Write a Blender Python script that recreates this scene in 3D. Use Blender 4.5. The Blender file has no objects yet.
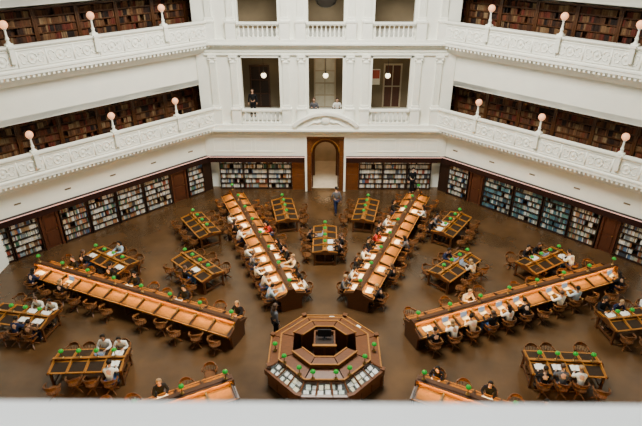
import bpy, bmesh, math, random
from mathutils import Vector, Matrix
random.seed(11)
C = bpy.context.scene
COL = C.collection
R = math.radians
F = 535.0
PITCH, YAW = 28.3, 0.5
CAM = Vector((0, -15.6, 15.3))
RC = Matrix.Rotation(R(YAW), 3, 'Z') @ Matrix.Rotation(R(90 - PITCH), 3, 'X')

def at(px, py, z):
    d = RC @ Vector(((px - 321) / F, -(py - 213) / F, -1))
    t = (z - CAM.z) / d.z
    return CAM + d * t
def proj(p):
    q = RC.transposed() @ (Vector(p) - CAM)
    return 321 + F * q.x / -q.z, 213 - F * q.y / -q.z
def vis(p, m=14):
    x, y = proj(p)
    return -m < x < 642 + m and y < 408 + m
ORD = ['first', 'second', 'third', 'fourth', 'fifth', 'sixth', 'seventh', 'eighth', 'ninth', 'tenth', 'eleventh', 'twelfth', 'thirteenth']

# ------------------------------------------------------------------ materials
def mat(name, col, rough=0.6, var=0.0, scale=4.0, metal=0.0, em=None, es=0.0, bump=0.0, stretch=None, alpha=1.0, spec=None):
    m = bpy.data.materials.new(name); m.use_nodes = True
    nt = m.node_tree; b = nt.nodes['Principled BSDF']
    b.inputs['Base Color'].default_value = (*col, 1)
    b.inputs['Roughness'].default_value = rough
    b.inputs['Metallic'].default_value = metal
    if spec is not None: b.inputs['Specular IOR Level'].default_value = spec
    if em: 
        b.inputs['Emission Color'].default_value = (*em, 1); b.inputs['Emission Strength'].default_value = es
    if alpha < 1: b.inputs['Alpha'].default_value = alpha
    if var or bump:
        tc = nt.nodes.new('ShaderNodeTexCoord'); mp = nt.nodes.new('ShaderNodeMapping')
        nt.links.new(tc.outputs['Object'], mp.inputs['Vector'])
        if stretch: mp.inputs['Scale'].default_value = stretch
        no = nt.nodes.new('ShaderNodeTexNoise'); no.inputs['Scale'].default_value = scale; no.inputs['Detail'].default_value = 5
        nt.links.new(mp.outputs['Vector'], no.inputs['Vector'])
        if var:
            r = nt.nodes.new('ShaderNodeValToRGB')
            r.color_ramp.elements[0].position = .3; r.color_ramp.elements[1].position = .7
            r.color_ramp.elements[0].color = (*[c * (1 - var) for c in col], 1)
            r.color_ramp.elements[1].color = (*[min(1, c * (1 + var)) for c in col], 1)
            nt.links.new(no.outputs['Fac'], r.inputs['Fac']); nt.links.new(r.outputs['Color'], b.inputs['Base Color'])
        if bump:
            bp = nt.nodes.new('ShaderNodeBump'); bp.inputs['Strength'].default_value = bump
            nt.links.new(no.outputs['Fac'], bp.inputs['Height']); nt.links.new(bp.outputs['Normal'], b.inputs['Normal'])
    return m
M = {}
M['white'] = mat('white_plaster', (.82, .82, .73), .7, .03, 1.5)
M['moulding'] = mat('white_moulding', (.87, .87, .78), .6, .03, 3)
M['near'] = mat('pale_parapet_paint', (.92, .94, .92), .6, .02, 2)
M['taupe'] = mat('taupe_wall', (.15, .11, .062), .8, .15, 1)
M['wood'] = mat('brown_oak', (.062, .021, .005), .40, .3, 3, stretch=(1, 9, 9), spec=.35)
M['counter'] = mat('red_brown_oak', (.11, .034, .007), .36, .25, 3, stretch=(2, 9, 9), spec=.4)
M['woodlight'] = mat('honey_oak', (.29, .112, .014), .42, .22, 3, stretch=(1, 9, 9), spec=.3)
M['wooddark'] = mat('dark_oak', (.018, .007, .003), .5, .25, 3, stretch=(1, 8, 8), spec=.3)
M['chairwood'] = mat('chair_oak', (.105, .037, .008), .42, .25, 8, spec=.3)
M['inset'] = mat('tan_leather_inset', (.21, .080, .008), .6, .18, 12, spec=.15)
M['insetdark'] = mat('brown_leather_inset', (.020, .010, .004), .6, .15, 12, spec=.2)
M['cornice'] = mat('dark_red_cornice', (.016, .005, .004), .5, .15, 4, spec=.2)
M['brass'] = mat('aged_brass', (.30, .18, .06), .35, 0, metal=.9)
M['green'] = mat('green_glass_shade', (.01, .22, .022), .3, em=(.01, .5, .03), es=.24, spec=.3)
M['globe'] = mat('opal_glass_globe', (.85, .42, .24), .35, em=(1, .40, .17), es=1.15)
M['pend'] = mat('pendant_opal_glass', (.9, .85, .7), .3, em=(1, .80, .5), es=4)
M['bulb'] = mat('warm_bulb', (.9, .85, .7), .3, em=(1, .75, .4), es=6)
M['strip'] = mat('warm_strip_light', (1, .7, .35), .4, em=(1, .56, .11), es=125)
M['shelflight'] = mat('shelf_strip_light', (1, .9, .8), .4, em=(1, .88, .72), es=8)
M['rowlight'] = mat('pink_row_light', (.7, .42, .38), .4, em=(1, .52, .42), es=.4)
M['glass'] = mat('case_glass', (.5, .55, .55), .08, alpha=.12)
M['paper'] = mat('white_paper', (.75, .73, .65), .8, .05, 6)
M['black'] = mat('black_plastic', (.010, .010, .012), .5, .1, 5, spec=.3)
M['silver'] = mat('silver_laptop_case', (.25, .26, .28), .35, .04, 5, metal=.6)
M['screen'] = mat('lit_laptop_screen', (.2, .25, .35), .3, em=(.5, .7, 1), es=.3)
M['palefloor'] = mat('pale_vestibule_floor', (.66, .54, .38), .4, .1, 2)
M['creamwall'] = mat('cream_passage_wall', (.55, .42, .26), .7, .1, 2)
M['darkmetal'] = mat('dark_bronze', (.03, .025, .02), .4, .1, 5, metal=.5)
M['eye'] = mat('dark_eye', (.02, .015, .012), .4, .01, 5)
M['doorred'] = mat('varnished_door_wood', (.06, .018, .007), .45, .25, 3, stretch=(9, 9, 1), spec=.3)
M['daypane'] = mat('pale_window_pane', (.40, .36, .27), .3, .1, 3, em=(.9, .8, .6), es=.03)
M['frametan'] = mat('tan_painted_frame', (.34, .27, .18), .6, .08, 4)
# floor
m = mat('cork_floor', (.064, .032, .0115), .27, .42, .5, bump=.03, spec=.5); M['floor'] = m
nt = m.node_tree; b = nt.nodes['Principled BSDF']
vo = nt.nodes.new('ShaderNodeTexNoise'); vo.inputs['Scale'].default_value = 25; vo.inputs['Detail'].default_value = 3
bw = nt.nodes.new('ShaderNodeMapRange'); bw.inputs['To Min'].default_value = .7; bw.inputs['To Max'].default_value = 1.3
nt.links.new(vo.outputs['Fac'], bw.inputs['Value'])
hs = nt.nodes.new('ShaderNodeHueSaturation'); nt.links.new(bw.outputs['Result'], hs.inputs['Value'])
nt.links.new(b.inputs['Base Color'].links[0].from_socket, hs.inputs['Color']); nt.links.new(hs.outputs['Color'], b.inputs['Base Color'])
# books with a colour attribute
m = bpy.data.materials.new('book_cloth'); m.use_nodes = True; nt = m.node_tree
a = nt.nodes.new('ShaderNodeAttribute'); a.attribute_name = 'col'
nt.links.new(a.outputs['Color'], nt.nodes['Principled BSDF'].inputs['Base Color']); nt.nodes['Principled BSDF'].inputs['Roughness'].default_value = .7
nt.nodes['Principled BSDF'].inputs['Specular IOR Level'].default_value = .2
M['books'] = m

# ------------------------------------------------------------------ mesh builder
class MB:
    def __init__(s, M=None): s.v = []; s.f = []; s.c = []; s.m = []; s.M = M or Matrix()
    def add(s, vs, fs, col=None, mi=0):
        b = len(s.v); s.v += [s.M @ Vector(v) for v in vs]
        for f in fs: s.f.append([i + b for i in f]); s.c.append(col); s.m.append(mi)
        return s
    def box(s, x0, x1, y0, y1, z0, z1, col=None, mi=0):
        vs = [(x, y, z) for z in (z0, z1) for y in (y0, y1) for x in (x0, x1)]
        return s.add(vs, [(0, 2, 3, 1), (4, 5, 7, 6), (0, 1, 5, 4), (1, 3, 7, 5), (3, 2, 6, 7), (2, 0, 4, 6)], col, mi)
    def hexa(s, x0, x1, ya, za, yb, zb, th):     # sloping slab between (ya,za) and (yb,zb)
        vs = [(x0, ya, za), (x1, ya, za), (x1, yb, zb), (x0, yb, zb), (x0, ya, za - th), (x1, ya, za - th), (x1, yb, zb - th), (x0, yb, zb - th)]
        return s.add(vs, [(0, 1, 2, 3), (4, 7, 6, 5), (0, 4, 5, 1), (1, 5, 6, 2), (2, 6, 7, 3), (3, 7, 4, 0)])
    def px(s, prof, x0, x1):
        n = len(prof)
        vs = [(x0, y, z) for y, z in prof] + [(x1, y, z) for y, z in prof]
        fs = [(i, (i + 1) % n, n + (i + 1) % n, n + i) for i in range(n)] + [tuple(range(n))[::-1], tuple(range(n, 2 * n))]
        return s.add(vs, fs)
    def py(s, prof, y0, y1):
        n = len(prof)
        vs = [(x, y0, z) for x, z in prof] + [(x, y1, z) for x, z in prof]
        fs = [(i, (i + 1) % n, n + (i + 1) % n, n + i) for i in range(n)] + [tuple(range(n))[::-1], tuple(range(n, 2 * n))]
        return s.add(vs, fs)
    def pz(s, poly, z0, z1):
        n = len(poly)
        vs = [(x, y, z0) for x, y in poly] + [(x, y, z1) for x, y in poly]
        fs = [(i, (i + 1) % n, n + (i + 1) % n, n + i) for i in range(n)] + [tuple(range(n))[::-1], tuple(range(n, 2 * n))]
        return s.add(vs, fs)
    def lathe(s, cx, cy, prof, n=12, cz=0):
        vs = []; fs = []
        for r, z in prof:
            for i in range(n): a = 2 * math.pi * i / n; vs.append((cx + r * math.cos(a), cy + r * math.sin(a), cz + z))
        for k in range(len(prof) - 1):
            for i in range(n): j = (i + 1) % n; fs.append((k * n + i, k * n + j, (k + 1) * n + j, (k + 1) * n + i))
        fs.append(tuple(range(n))[::-1]); fs.append(tuple(range((len(prof) - 1) * n, len(prof) * n)))
        return s.add(vs, fs)
    def ball(s, c, r, n=10, mi=0):
        k = max(4, n // 2); vs = []; fs = []
        rx, ry, rz = (r, r, r) if not isinstance(r, tuple) else r
        for a in range(k + 1):
            t = math.pi * a / k; rr = max(math.sin(t), .02)
            for i in range(n): p = 2 * math.pi * i / n; vs.append((c[0] + rx * rr * math.cos(p), c[1] + ry * rr * math.sin(p), c[2] - rz * math.cos(t)))
        for a in range(k):
            for i in range(n): j = (i + 1) % n; fs.append((a * n + i, a * n + j, (a + 1) * n + j, (a + 1) * n + i))
        fs.append(tuple(range(n))[::-1]); fs.append(tuple(range(k * n, (k + 1) * n)))
        return s.add(vs, fs, None, mi)
    def tube(s, pts, r, n=6, flat=1.0):
        pts = [Vector(p) for p in pts]; rs = r if isinstance(r, (list, tuple)) else [r] * len(pts)
        vs = []; fs = []
        for k, p in enumerate(pts):
            d = (pts[min(k + 1, len(pts) - 1)] - pts[max(k - 1, 0)]).normalized()
            up = Vector((0, 0, 1)) if abs(d.z) < .9 else Vector((0, 1, 0))
            a = d.cross(up).normalized(); b = d.cross(a).normalized()
            for i in range(n):
                t = 2 * math.pi * i / n; vs.append(p + a * rs[k] * math.cos(t) + b * rs[k] * flat * math.sin(t))
        for k in range(len(pts) - 1):
            for i in range(n): j = (i + 1) % n; fs.append((k * n + i, k * n + j, (k + 1) * n + j, (k + 1) * n + i))
        fs.append(tuple(range(n))[::-1]); fs.append(tuple(range((len(pts) - 1) * n, len(pts) * n)))
        return s.add(vs, fs)
    def mesh(s, name, mats, smooth=False, recalc=True):
        me = bpy.data.meshes.new(name); me.from_pydata([tuple(v) for v in s.v], [], s.f)
        if recalc:
            bm = bmesh.new(); bm.from_mesh(me); bmesh.ops.recalc_face_normals(bm, faces=bm.faces); bm.to_mesh(me); bm.free()
        if any(c is not None for c in s.c):
            at_ = me.color_attributes.new('col', 'FLOAT_COLOR', 'CORNER')
            buf = []
            for f, c in zip(s.f, s.c): buf += list((*(c or (.2, .1, .05)), 1)) * len(f)
            at_.data.foreach_set('color', buf)
        for mm in (mats if isinstance(mats, list) else [mats]): me.materials.append(mm)
        for p, mi in zip(me.polygons, s.m): p.material_index = mi; p.use_smooth = smooth
        return me
    def build(s, name, m, parent=None, smooth=False, recalc=True):
        o = bpy.data.objects.new(name, s.mesh(name, m, smooth, recalc)); COL.objects.link(o)
        if parent: o.parent = parent
        return o
def tag(o, label=None, cat=None, group=None, kind=None):
    if label: o['label'] = label
    if cat: o['category'] = cat
    if group: o['group'] = group
    if kind: o['kind'] = kind
    return o
def thing(name, label, cat, loc=(0, 0, 0), rz=0, group=None):
    o = bpy.data.objects.new(name, None); COL.objects.link(o); o.empty_display_size = .2
    o.location = loc; o.rotation_euler = (0, 0, rz); return tag(o, label, cat, group)
def inst(src, parent, loc=(0, 0, 0)):
    o = src.copy(); COL.objects.link(o); o.parent = parent; o.location = loc; return o
def dup(root, loc, rz, label=None, group=None):
    r = root.copy(); COL.objects.link(r); r.location = loc; r.rotation_euler = (0, 0, rz)
    if label: r['label'] = label
    if group: r['group'] = group
    for ch in root.children:
        c = ch.copy(); COL.objects.link(c); c.parent = r
        for g in ch.children:
            d = g.copy(); COL.objects.link(d); d.parent = c
    return r
def struct(name, mb, m, label=None, smooth=False):
    o = mb.build(name, m, None, smooth); return tag(o, label, None, None, 'structure')
def RZ(a): return Matrix.Rotation(R(a), 4, 'Z')

# ------------------------------------------------------------------ the room
FA = 16.1; FH = 7.3           # far wall distance, half width
DA = 16.55; DH = 6.22         # diagonal walls
fl = MB(); fl.pz([(19.5 * math.sin(R(22.5 + 45 * k)), 19.5 * math.cos(R(22.5 + 45 * k))) for k in range(8)], -.2, 0)
struct('floor', fl, M['floor'], 'brown cork floor of the octagonal reading room')

def parapet_profile(A, z0):
    return [(A, z0 - .75), (A - .16, z0 - .72), (A - .40, z0 - .55), (A - .60, z0 - .33), (A - .70, z0 - .2), (A - .84, z0 - .17), (A - .84, z0 - .02), (A - .88, z0), (A - .88, z0 + .08),
            (A - .80, z0 + .12), (A - .80, z0 + .98), (A - .86, z0 + 1.02), (A - .90, z0 + 1.08), (A - .90, z0 + 1.16), (A - .60, z0 + 1.16), (A - .60, z0 + 1.05), (A - .66, z0 + 1.02), (A - .66, z0 + .02), (A, z0 + .02)]
def relief(mb, A, z0, x0, x1):
    n = int(round((x1 - x0) / 1.25)); w = (x1 - x0) / n; zc = z0 + .55; y = A - .795
    for i in range(n):
        c = x0 + (i + .5) * w
        mb.tube([(c + .2 * math.cos(t * .5236), y, zc + .24 * math.sin(t * .5236)) for t in range(13)], .04, 6)
        mb.ball((c, y, zc), (.09, .05, .11), 8)
        for s in (-1, 1):
            for q in (-1, 1):
                pts = []
                for k in range(12):
                    t = k / 11; a = t * 4.6; rr = .17 * (1 - .65 * t)
                    pts.append((c + s * (.40 + .02 * q - rr * math.cos(a) * .9 + .02), y, zc + q * (.12 + rr * math.sin(a) - .03)))
                mb.tube(pts, [.038 * (1 - .4 * k / 11) for k in range(12)], 5)
        mb.box(c + w / 2 - .035, c + w / 2 + .035, y - .02, y + .05, z0 + .16, z0 + .95)
    mb.box(x0, x1, y - .025, y + .03, z0 + .17, z0 + .205); mb.box(x0, x1, y - .025, y + .03, z0 + .91, z0 + .94)
def cornice(tag_, T, x0, x1, A, where):
    c = MB(T); c.box(x0, x1, A - .20, A + .1, 2.20, 2.40); c.box(x0, x1, A - .25, A + .1, 2.40, 2.47); c.box(x0, x1, A - .20, A - .17, 2.07, 2.20)
    struct('trim_cornice_' + tag_, c, M['cornice'], 'dark red cornice above ' + where)
    c = MB(T); c.box(x0 + .1, x1 - .1, A - .14, A - .10, 2.17, 2.195)
    struct('trim_shelf_light_' + tag_, c, M['shelflight'], 'thin strip light tucked behind cornice above ' + where)
    c = MB(T); c.box(x0, x1, A - .27, A - .245, 2.43, 2.475)
    struct('trim_lights_' + tag_, c, M['rowlight'], 'thin pinkish lit line on cornice above ' + where)
def diag_wall(side, ang):
    m = MB(RZ(ang)); A = DA; h = DH + .15; fs = 1 if side == 'left' else -1
    e0, e1 = sorted((-fs * (h + .6), fs * (h + 2.0)))
    m.box(-h, h, A + .40, A + .6, 0, 2.6)
    m.box(-h, h, A, A + .6, 2.45, 4.5)
    for z0, z1, zt in ((4.5, 6.95, 9.45), (9.45, 12.1, 15.0)):
        g0, g1 = sorted((-fs * (h + .6), fs * (h + .1)))
        m.box(g0, g1, A, A + 1.1, z0 - .15, z0); m.box(e0, e1, A + 1.1, A + 1.8, z0 - .15, z0)
        m.box(e0, e1, A + 1.55, A + 1.8, z0, z1 + .3)
        m.box(g0, g1, A, A + 1.1, z1 + .02, z1 + .3); m.box(e0, e1, A + 1.1, A + 1.8, z1 + .02, z1 + .3)
        m.box(-h, h, A, A + .3, z1, zt)
    struct('wall_' + side, m, M['white'], 'white %s diagonal wall with two gallery openings' % side)
    v = MB(RZ(ang))
    for k in range(5):
        v.box(-5.2 + 2.5 * k - .16, -5.2 + 2.5 * k + .16, A - .02, A + .02, 2.98, 3.06)
    struct('trim_vents_' + side, v, M['taupe'], 'small dark vent slots in the %s white wall' % side)
    cornice(side, RZ(ang), -h, h, A, 'the %s bookcases' % side)
    for lv, z0 in (('lower', 4.5), ('upper', 9.45)):
        t = thing('balcony', 'white ornamented %s balcony running along the %s wall' % (lv, side), 'balcony')
        p = MB(RZ(ang)); p.px(parapet_profile(A, z0), -DH - .1, 6.62); p.build('parapet', M['moulding'], t)
        p = MB(RZ(ang)); relief(p, A, z0, -DH, 6.4); p.build('scroll_relief', M['moulding'], t, True)
        p = MB(RZ(ang))
        for k in range(56): x = -DH + .05 + k * .226; p.box(x, x + .11, A - .80, A - .68, z0 - .31, z0 - .19)
        p.build('dentil_course', M['moulding'], t)
diag_wall('left', 45); diag_wall('right', -45)
for side, ang in (('far_left', 90), ('far_right', -90)):
    m = MB(RZ(ang)); m.box(-7.4, 7.4, 16.2, 16.6, 0, 15)
    struct('wall_' + side, m, M['white'], 'plain white side wall beyond the %s diagonal wall' % side[4:])

# far wall pavilion
Y0, Y1 = 15.8, 16.5
m = MB()
for s in (-1, 1):
    a, b = sorted((s * 1.22, s * 7.5)); m.box(a, b, Y0, Y1, 2.45, 4.0)
    a, b = sorted((s * 1.3, s * 7.6)); m.box(a, b, 16.5, 16.7, 0, 2.6)
m.box(-1.22, 1.22, Y0, Y1, 3.75, 4.0)
m.box(-7.5, 7.5, Y0, Y1, 4.0, 4.6)
PIERS = [(-7.5, -5.03), (-2.62, -1.1), (1.1, 2.62), (5.03, 7.5)]
for z0, z1 in ((4.6, 8.7), (9.6, 13.4)):
    for a, b in PIERS: m.box(a, b, Y0, Y1, z0, z1)
m.box(-7.5, 7.5, Y0, Y1, 8.7, 9.6); m.box(-7.5, 7.5, Y0, Y1, 13.4, 15)
for z in (4.35, 9.4): m.box(-6.4, 6.4, Y1, 19.6, z, z + .2)
struct('wall_far', m, M['white'], 'white far wall with three tall openings on each upper level')
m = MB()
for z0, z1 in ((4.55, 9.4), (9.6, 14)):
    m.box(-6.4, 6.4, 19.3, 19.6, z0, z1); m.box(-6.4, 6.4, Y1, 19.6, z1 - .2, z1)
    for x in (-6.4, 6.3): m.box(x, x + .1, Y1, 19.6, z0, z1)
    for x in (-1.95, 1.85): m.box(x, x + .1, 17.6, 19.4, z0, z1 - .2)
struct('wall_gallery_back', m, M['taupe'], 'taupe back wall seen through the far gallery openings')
n_tr = [0]
def trim(mb, label, mt='moulding', smooth=False):
    n_tr[0] += 1; return struct('trim_%d' % n_tr[0], mb, M[mt], label, smooth)
m = MB()
for z0, z1, d in ((3.82, 3.92, .10), (4.02, 4.16, .16), (4.16, 4.24, .36), (4.24, 4.34, .46), (4.34, 4.6, .34)): m.box(-7.0, 7.0, Y0 - d, Y0, z0, z1)
for k in range(58): x = -6.95 + k * .24; m.box(x, x + .12, Y0 - .3, Y0, 4.04, 4.15)
trim(m, 'projecting white dentil cornice below the first gallery of far wall')
m = MB()
for z0, z1, d in ((8.72, 8.82, .12), (8.9, 9.0, .08), (9.22, 9.32, .16), (9.32, 9.42, .38), (9.42, 9.6, .3)): m.box(-7.0, 7.0, Y0 - d, Y0, z0, z1)
for k in range(58): x = -6.95 + k * .24; m.box(x, x + .12, Y0 - .26, Y0, 9.2, 9.31)
trim(m, 'projecting white cornice below the second gallery of far wall')
for z0, z1, lv in ((4.6, 8.7, 'first'), (9.6, 13.4, 'second')):
    for i, x in enumerate((-6.55, -5.35, -2.32, -1.42, 1.42, 2.32, 5.35, 6.55)):
        m = MB()
        m.box(x - .28, x + .28, Y0 - .26, Y0, z0, z0 + 1.0); m.box(x - .31, x + .31, Y0 - .3, Y0, z0 + .92, z0 + 1.02)
        m.box(x - .22, x + .22, Y0 - .2, Y0, z0 + 1.0, z0 + 1.18)
        for k in range(-2, 3): m.box(x + k * .075 - .025, x + k * .075 + .025, Y0 - .15, Y0, z0 + 1.18, z1 - .4)
        m.box(x - .17, x + .17, Y0 - .11, Y0, z0 + 1.18, z1 - .4)
        m.box(x - .2, x + .2, Y0 - .18, Y0, z1 - .42, z1 - .34); m.box(x - .24, x + .24, Y0 - .22, Y0, z1 - .12, z1)
        for s in (-1, 1): m.ball((x + s * .17, Y0 - .14, z1 - .22), (.09, .08, .09), 8)
        m.box(x - .15, x + .15, Y0 - .14, Y0, z1 - .34, z1 - .12)
        trim(m, 'white fluted pilaster, %s from the left, at the %s gallery level' % (ORD[i], lv))
for z1, lv in ((8.7, 'first'), (13.4, 'second')):
    for i, (a, b) in enumerate(((-5.03, -2.62), (-1.1, 1.1), (2.62, 5.03))):
        m = MB(); m.box(a, a + .1, Y0 - .04, Y0 + .3, z1 - 4.1, z1); m.box(b - .1, b, Y0 - .04, Y0 + .3, z1 - 4.1, z1); m.box(a, b, Y0 - .04, Y0 + .3, z1 - .14, z1)
        trim(m, 'white architrave round the %s opening from left, %s gallery' % (ORD[i], lv))
m = MB()
for s in (-1, 1):
    for k in range(4):
        x0 = s * (2.0 + k * 1.3); a, b = sorted((x0, x0 + s * 1.1))
        m.box(a, b, Y0 - .03, Y0, 3.55, 3.6); m.box(a, b, Y0 - .03, Y0, 2.75, 2.8); m.box(a, a + .05, Y0 - .03, Y0, 2.8, 3.55); m.box(b - .05, b, Y0 - .03, Y0, 2.8, 3.55)
trim(m, 'raised white panels on the band above the far bookcases')
for s, nm in ((-1, 'left'), (1, 'right')):
    a, b = sorted((s * 1.3, s * 7.3)); cornice('far_' + nm, Matrix(), a, b, Y0 + .08, 'far bookcases %s of the doorway' % nm)
def balustrade(label, x0, x1, z0, y):
    t = thing('balustrade', label, 'balustrade', ((x0 + x1) / 2, y, z0)); w = (x1 - x0) / 2
    MB().box(-w, w, -.14, .14, 0, .14).build('plinth', M['moulding'], t)
    r = MB(); r.box(-w, w, -.15, .15, .84, .94); r.box(-w, w, -.11, .11, .78, .84); r.build('top_rail', M['moulding'], t)
    n = int(2 * w / .24); pr = MB().lathe(0, 0, [(.07, 0), (.07, .06), (.03, .1), (.07, .22), (.072, .3), (.038, .45), (.026, .54), (.045, .58), (.07, .6), (.07, .64)], 8).mesh('baluster', M['moulding'], True)
    for k in range(n):
        o = bpy.data.objects.new('baluster', pr); COL.objects.link(o); o.parent = t; o.location = (-w + (k + .5) * 2 * w / n, 0, .14)
balustrade('white stone balustrade of the first gallery left of the pediment', -5.02, -2.63, 4.6, Y0 - .14)
balustrade('white stone balustrade of the first gallery right of the pediment', 2.63, 5.02, 4.6, Y0 - .14)
balustrade('white stone balustrade of left opening, second gallery', -5.02, -2.63, 9.6, Y0 - .14)
balustrade('white stone balustrade of middle opening, second gallery', -1.1, 1.1, 9.6, Y0 - .14)
balustrade('white stone balustrade of right opening, second gallery', 2.63, 5.02, 9.6, Y0 - .14)
t = thing('pediment', 'curved white pediment with carved centre above the doorway', 'pediment', (0, Y0 - .2, 4.5))
arc = [(3.0 * math.sin(R(a)), 3.0 * math.cos(R(a)) - 2.08) for a in range(-42, 43, 7)]
m = MB(); outer = arc; inner = [(x * .93, z - .15) for x, z in arc]
for k in range(len(arc) - 1):
    m.py([outer[k], outer[k + 1], inner[k + 1], inner[k]], -.32, .1)
m.build('curved_cornice', M['moulding'], t)
MB().py([(x * .93, z - .14) for x, z in arc] , -.12, .1).build('tympanum', M['moulding'], t)
m = MB(); m.ball((0, -.14, .40), (.3, .1, .28), 12)
for s in (-1, 1):
    m.tube([(s * (.3 + .09 * k), -.15, .38 - .03 * k - .05 * math.sin(k)) for k in range(10)], [.09 - .007 * k for k in range(10)], 6)
m.build('carved_cartouche', M['moulding'], t, True)
MB().box(-1.0, 1.0, .1, .26, .2, 1.0).build('parapet_panel', M['moulding'], t)

# entrance: wooden portal, passage behind it with an inner arch and a lit cream end wall
def arch_panel(m, r, zs, ztop, y0, y1, half):
    ap = [(r * math.cos(R(a)), zs + r * math.sin(R(a))) for a in range(0, 181, 15)]
    for k in range(len(ap) - 1): m.py([ap[k], (ap[k][0], ztop), (ap[k + 1][0], ztop), ap[k + 1]], y0, y1)
    for s in (-1, 1): a, b = sorted((s * r, s * half)); m.box(a, b, y0, y1, 0, ztop)
t = thing('entrance_portal', 'tall varnished wooden entrance portal with an arched opening', 'doorway', (0, 16.0, 0))
m = MB()
for s in (-1, 1):
    a, b = sorted((s * .88, s * 1.16)); m.box(a, b, -.1, .35, 0, 3.75); a, b = sorted((s * .94, s * 1.10)); m.box(a, b, -.14, 0, .15, 1.2); m.box(a, b, -.14, 0, 1.35, 2.4); m.box(a, b, -.14, 0, 2.55, 3.5)
m.build('jambs', M['counter'], t)
m = MB(); ap = [(.88 * math.cos(R(a)), 2.65 + .88 * math.sin(R(a))) for a in range(0, 181, 15)]
for k in range(len(ap) - 1): m.py([ap[k], (ap[k][0], 3.62), (ap[k + 1][0], 3.62), ap[k + 1]], 0, .3)
m.box(-1.22, 1.22, -.2, .35, 3.6, 3.72)
m.build('arched_head', M['counter'], t)
m = MB(); m.tube([(.87 * math.cos(R(a)), -.02, 2.65 + .87 * math.sin(R(a))) for a in range(0, 181, 15)], .035, 6); m.build('arch_moulding', M['woodlight'], t, False)
for s in (-1, 1):
    o = MB(); a, b = sorted((s * .87, s * .81)); o.box(a, b, .36, 1.1, .02, 2.6); o.build('door_leaf', M['doorred'], t)
m = MB()
for s in (-1, 1): a, b = sorted((s * 1.17, s * 1.3)); m.box(a, b, Y0 - .02, 16.4, 0, 3.8)
trim(m, 'cream jambs framing the wooden entrance portal')
m = MB(); m.box(-1.3, 1.3, 16.3, 21.0, -.15, .006)
struct('floor_vestibule', m, M['palefloor'], 'pale floor of the passage beyond the entrance')
m = MB()
for s in (-1, 1): a, b = sorted((s * 1.25, s * 1.4)); m.box(a, b, 16.4, 21.0, 0, 3.9)
m.box(-1.4, 1.4, 16.4, 21.0, 3.85, 4.0)
struct('wall_vestibule', m, M['wood'], 'wood-lined passage walls beyond the entrance')
m = MB(); m.box(-1.4, 1.4, 20.9, 21.0, 0, 3.9)
struct('wall_vestibule_end', m, M['creamwall'], 'cream end wall of the passage beyond the entrance')
m = MB(); arch_panel(m, .72, 1.75, 3.86, 18.3, 18.5, 1.26)
o = m.build('inner_arch', M['counter']); tag(o, 'wooden inner arch standing in the passage beyond the entrance', 'arch')
for s in (-1, 1):
    m = MB(); a, b = sorted((s * 1.31, s * 2.15)); m.box(a, b, 16.05, 16.45, 0, 2.24); a, b = sorted((s * 1.38, s * 2.05)); m.box(a, b, 16.02, 16.06, .2, 1.1); m.box(a, b, 16.02, 16.06, 1.25, 2.1)
    struct('trim_panel_' + ('left' if s < 0 else 'right'), m, M['counter'], 'brown wooden panelling just %s of the doorway' % ('left' if s < 0 else 'right'))

def back_door(x, w, z0, h, label, frame, pane, cols, rows):
    t = thing('gallery_door', label, 'door', (x, 19.28, z0)); m = MB()
    m.box(-w - .1, -w, -.08, 0, 0, h + .1); m.box(w, w + .1, -.08, 0, 0, h + .1); m.box(-w, w, -.08, 0, h, h + .1)
    for k in range(1, cols): q = -w + 2 * w * k / cols; m.box(q - .03, q + .03, -.05, 0, 0, h)
    for k in range(0, rows): q = h * k / rows; m.box(-w, w, -.05, 0, q, q + .07)
    m.build('frame', M[frame], t); MB().box(-w, w, -.03, -.01, 0, h).build('pane', M[pane], t)
back_door(-.05, .62, 4.56, 3.2, 'pale glazed door on back wall of the middle first-gallery opening', 'frametan', 'daypane', 2, 4)
back_door(-4.3, .55, 4.56, 2.7, 'dark wooden door behind the left first-gallery opening', 'wood', 'wooddark', 2, 3)
back_door(4.35, .5, 4.56, 2.8, 'brown door with tan frame behind the right first-gallery opening', 'frametan', 'doorred', 2, 2)
t = thing('wall_notice', 'red and cream notice panel on wall behind the right first-gallery opening', 'notice', (3.2, 19.28, 6.6))
m = MB(); m.box(-.33, .33, -.04, 0, -.5, .5); m.build('board', M['paper'], t); MB().box(-.3, .3, -.06, -.04, -.1, .45).build('printed_panel', mat('notice_red', (.35, .05, .03), .6, .2, 4), t)
for px, nm in ((263, 'left'), (326, 'middle'), (389, 'right')):
    x = (px - 326) / 16.9
    t = thing('pendant_lamp', 'glowing round pendant lamp hanging in the %s first-gallery opening' % nm, 'lamp', (x, 16.6, 8.7))
    MB().tube([(0, 0, 0), (0, 0, -1.2)], .015, 5).build('cord', M['darkmetal'], t)
    m = MB(); m.ball((0, 0, -1.36), .16, 12); m.build('globe', M['pend'], t, True)
    MB().lathe(0, 0, [(.07, -1.22), (.05, -1.15), (.02, -1.1)], 8).build('cap', M['darkmetal'], t)
t = thing('hanging_shield', 'dark rounded ornament hanging in the middle of the second gallery', 'ornament', (0, 16.4, 11.25))
m = MB(); m.ball((0, 0, .35), (.6, .2, .42), 12); m.build('bowl', M['darkmetal'], t, True); MB().tube([(0, 0, .7), (0, 0, 2.1)], .03, 6).build('chain', M['darkmetal'], t)

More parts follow.
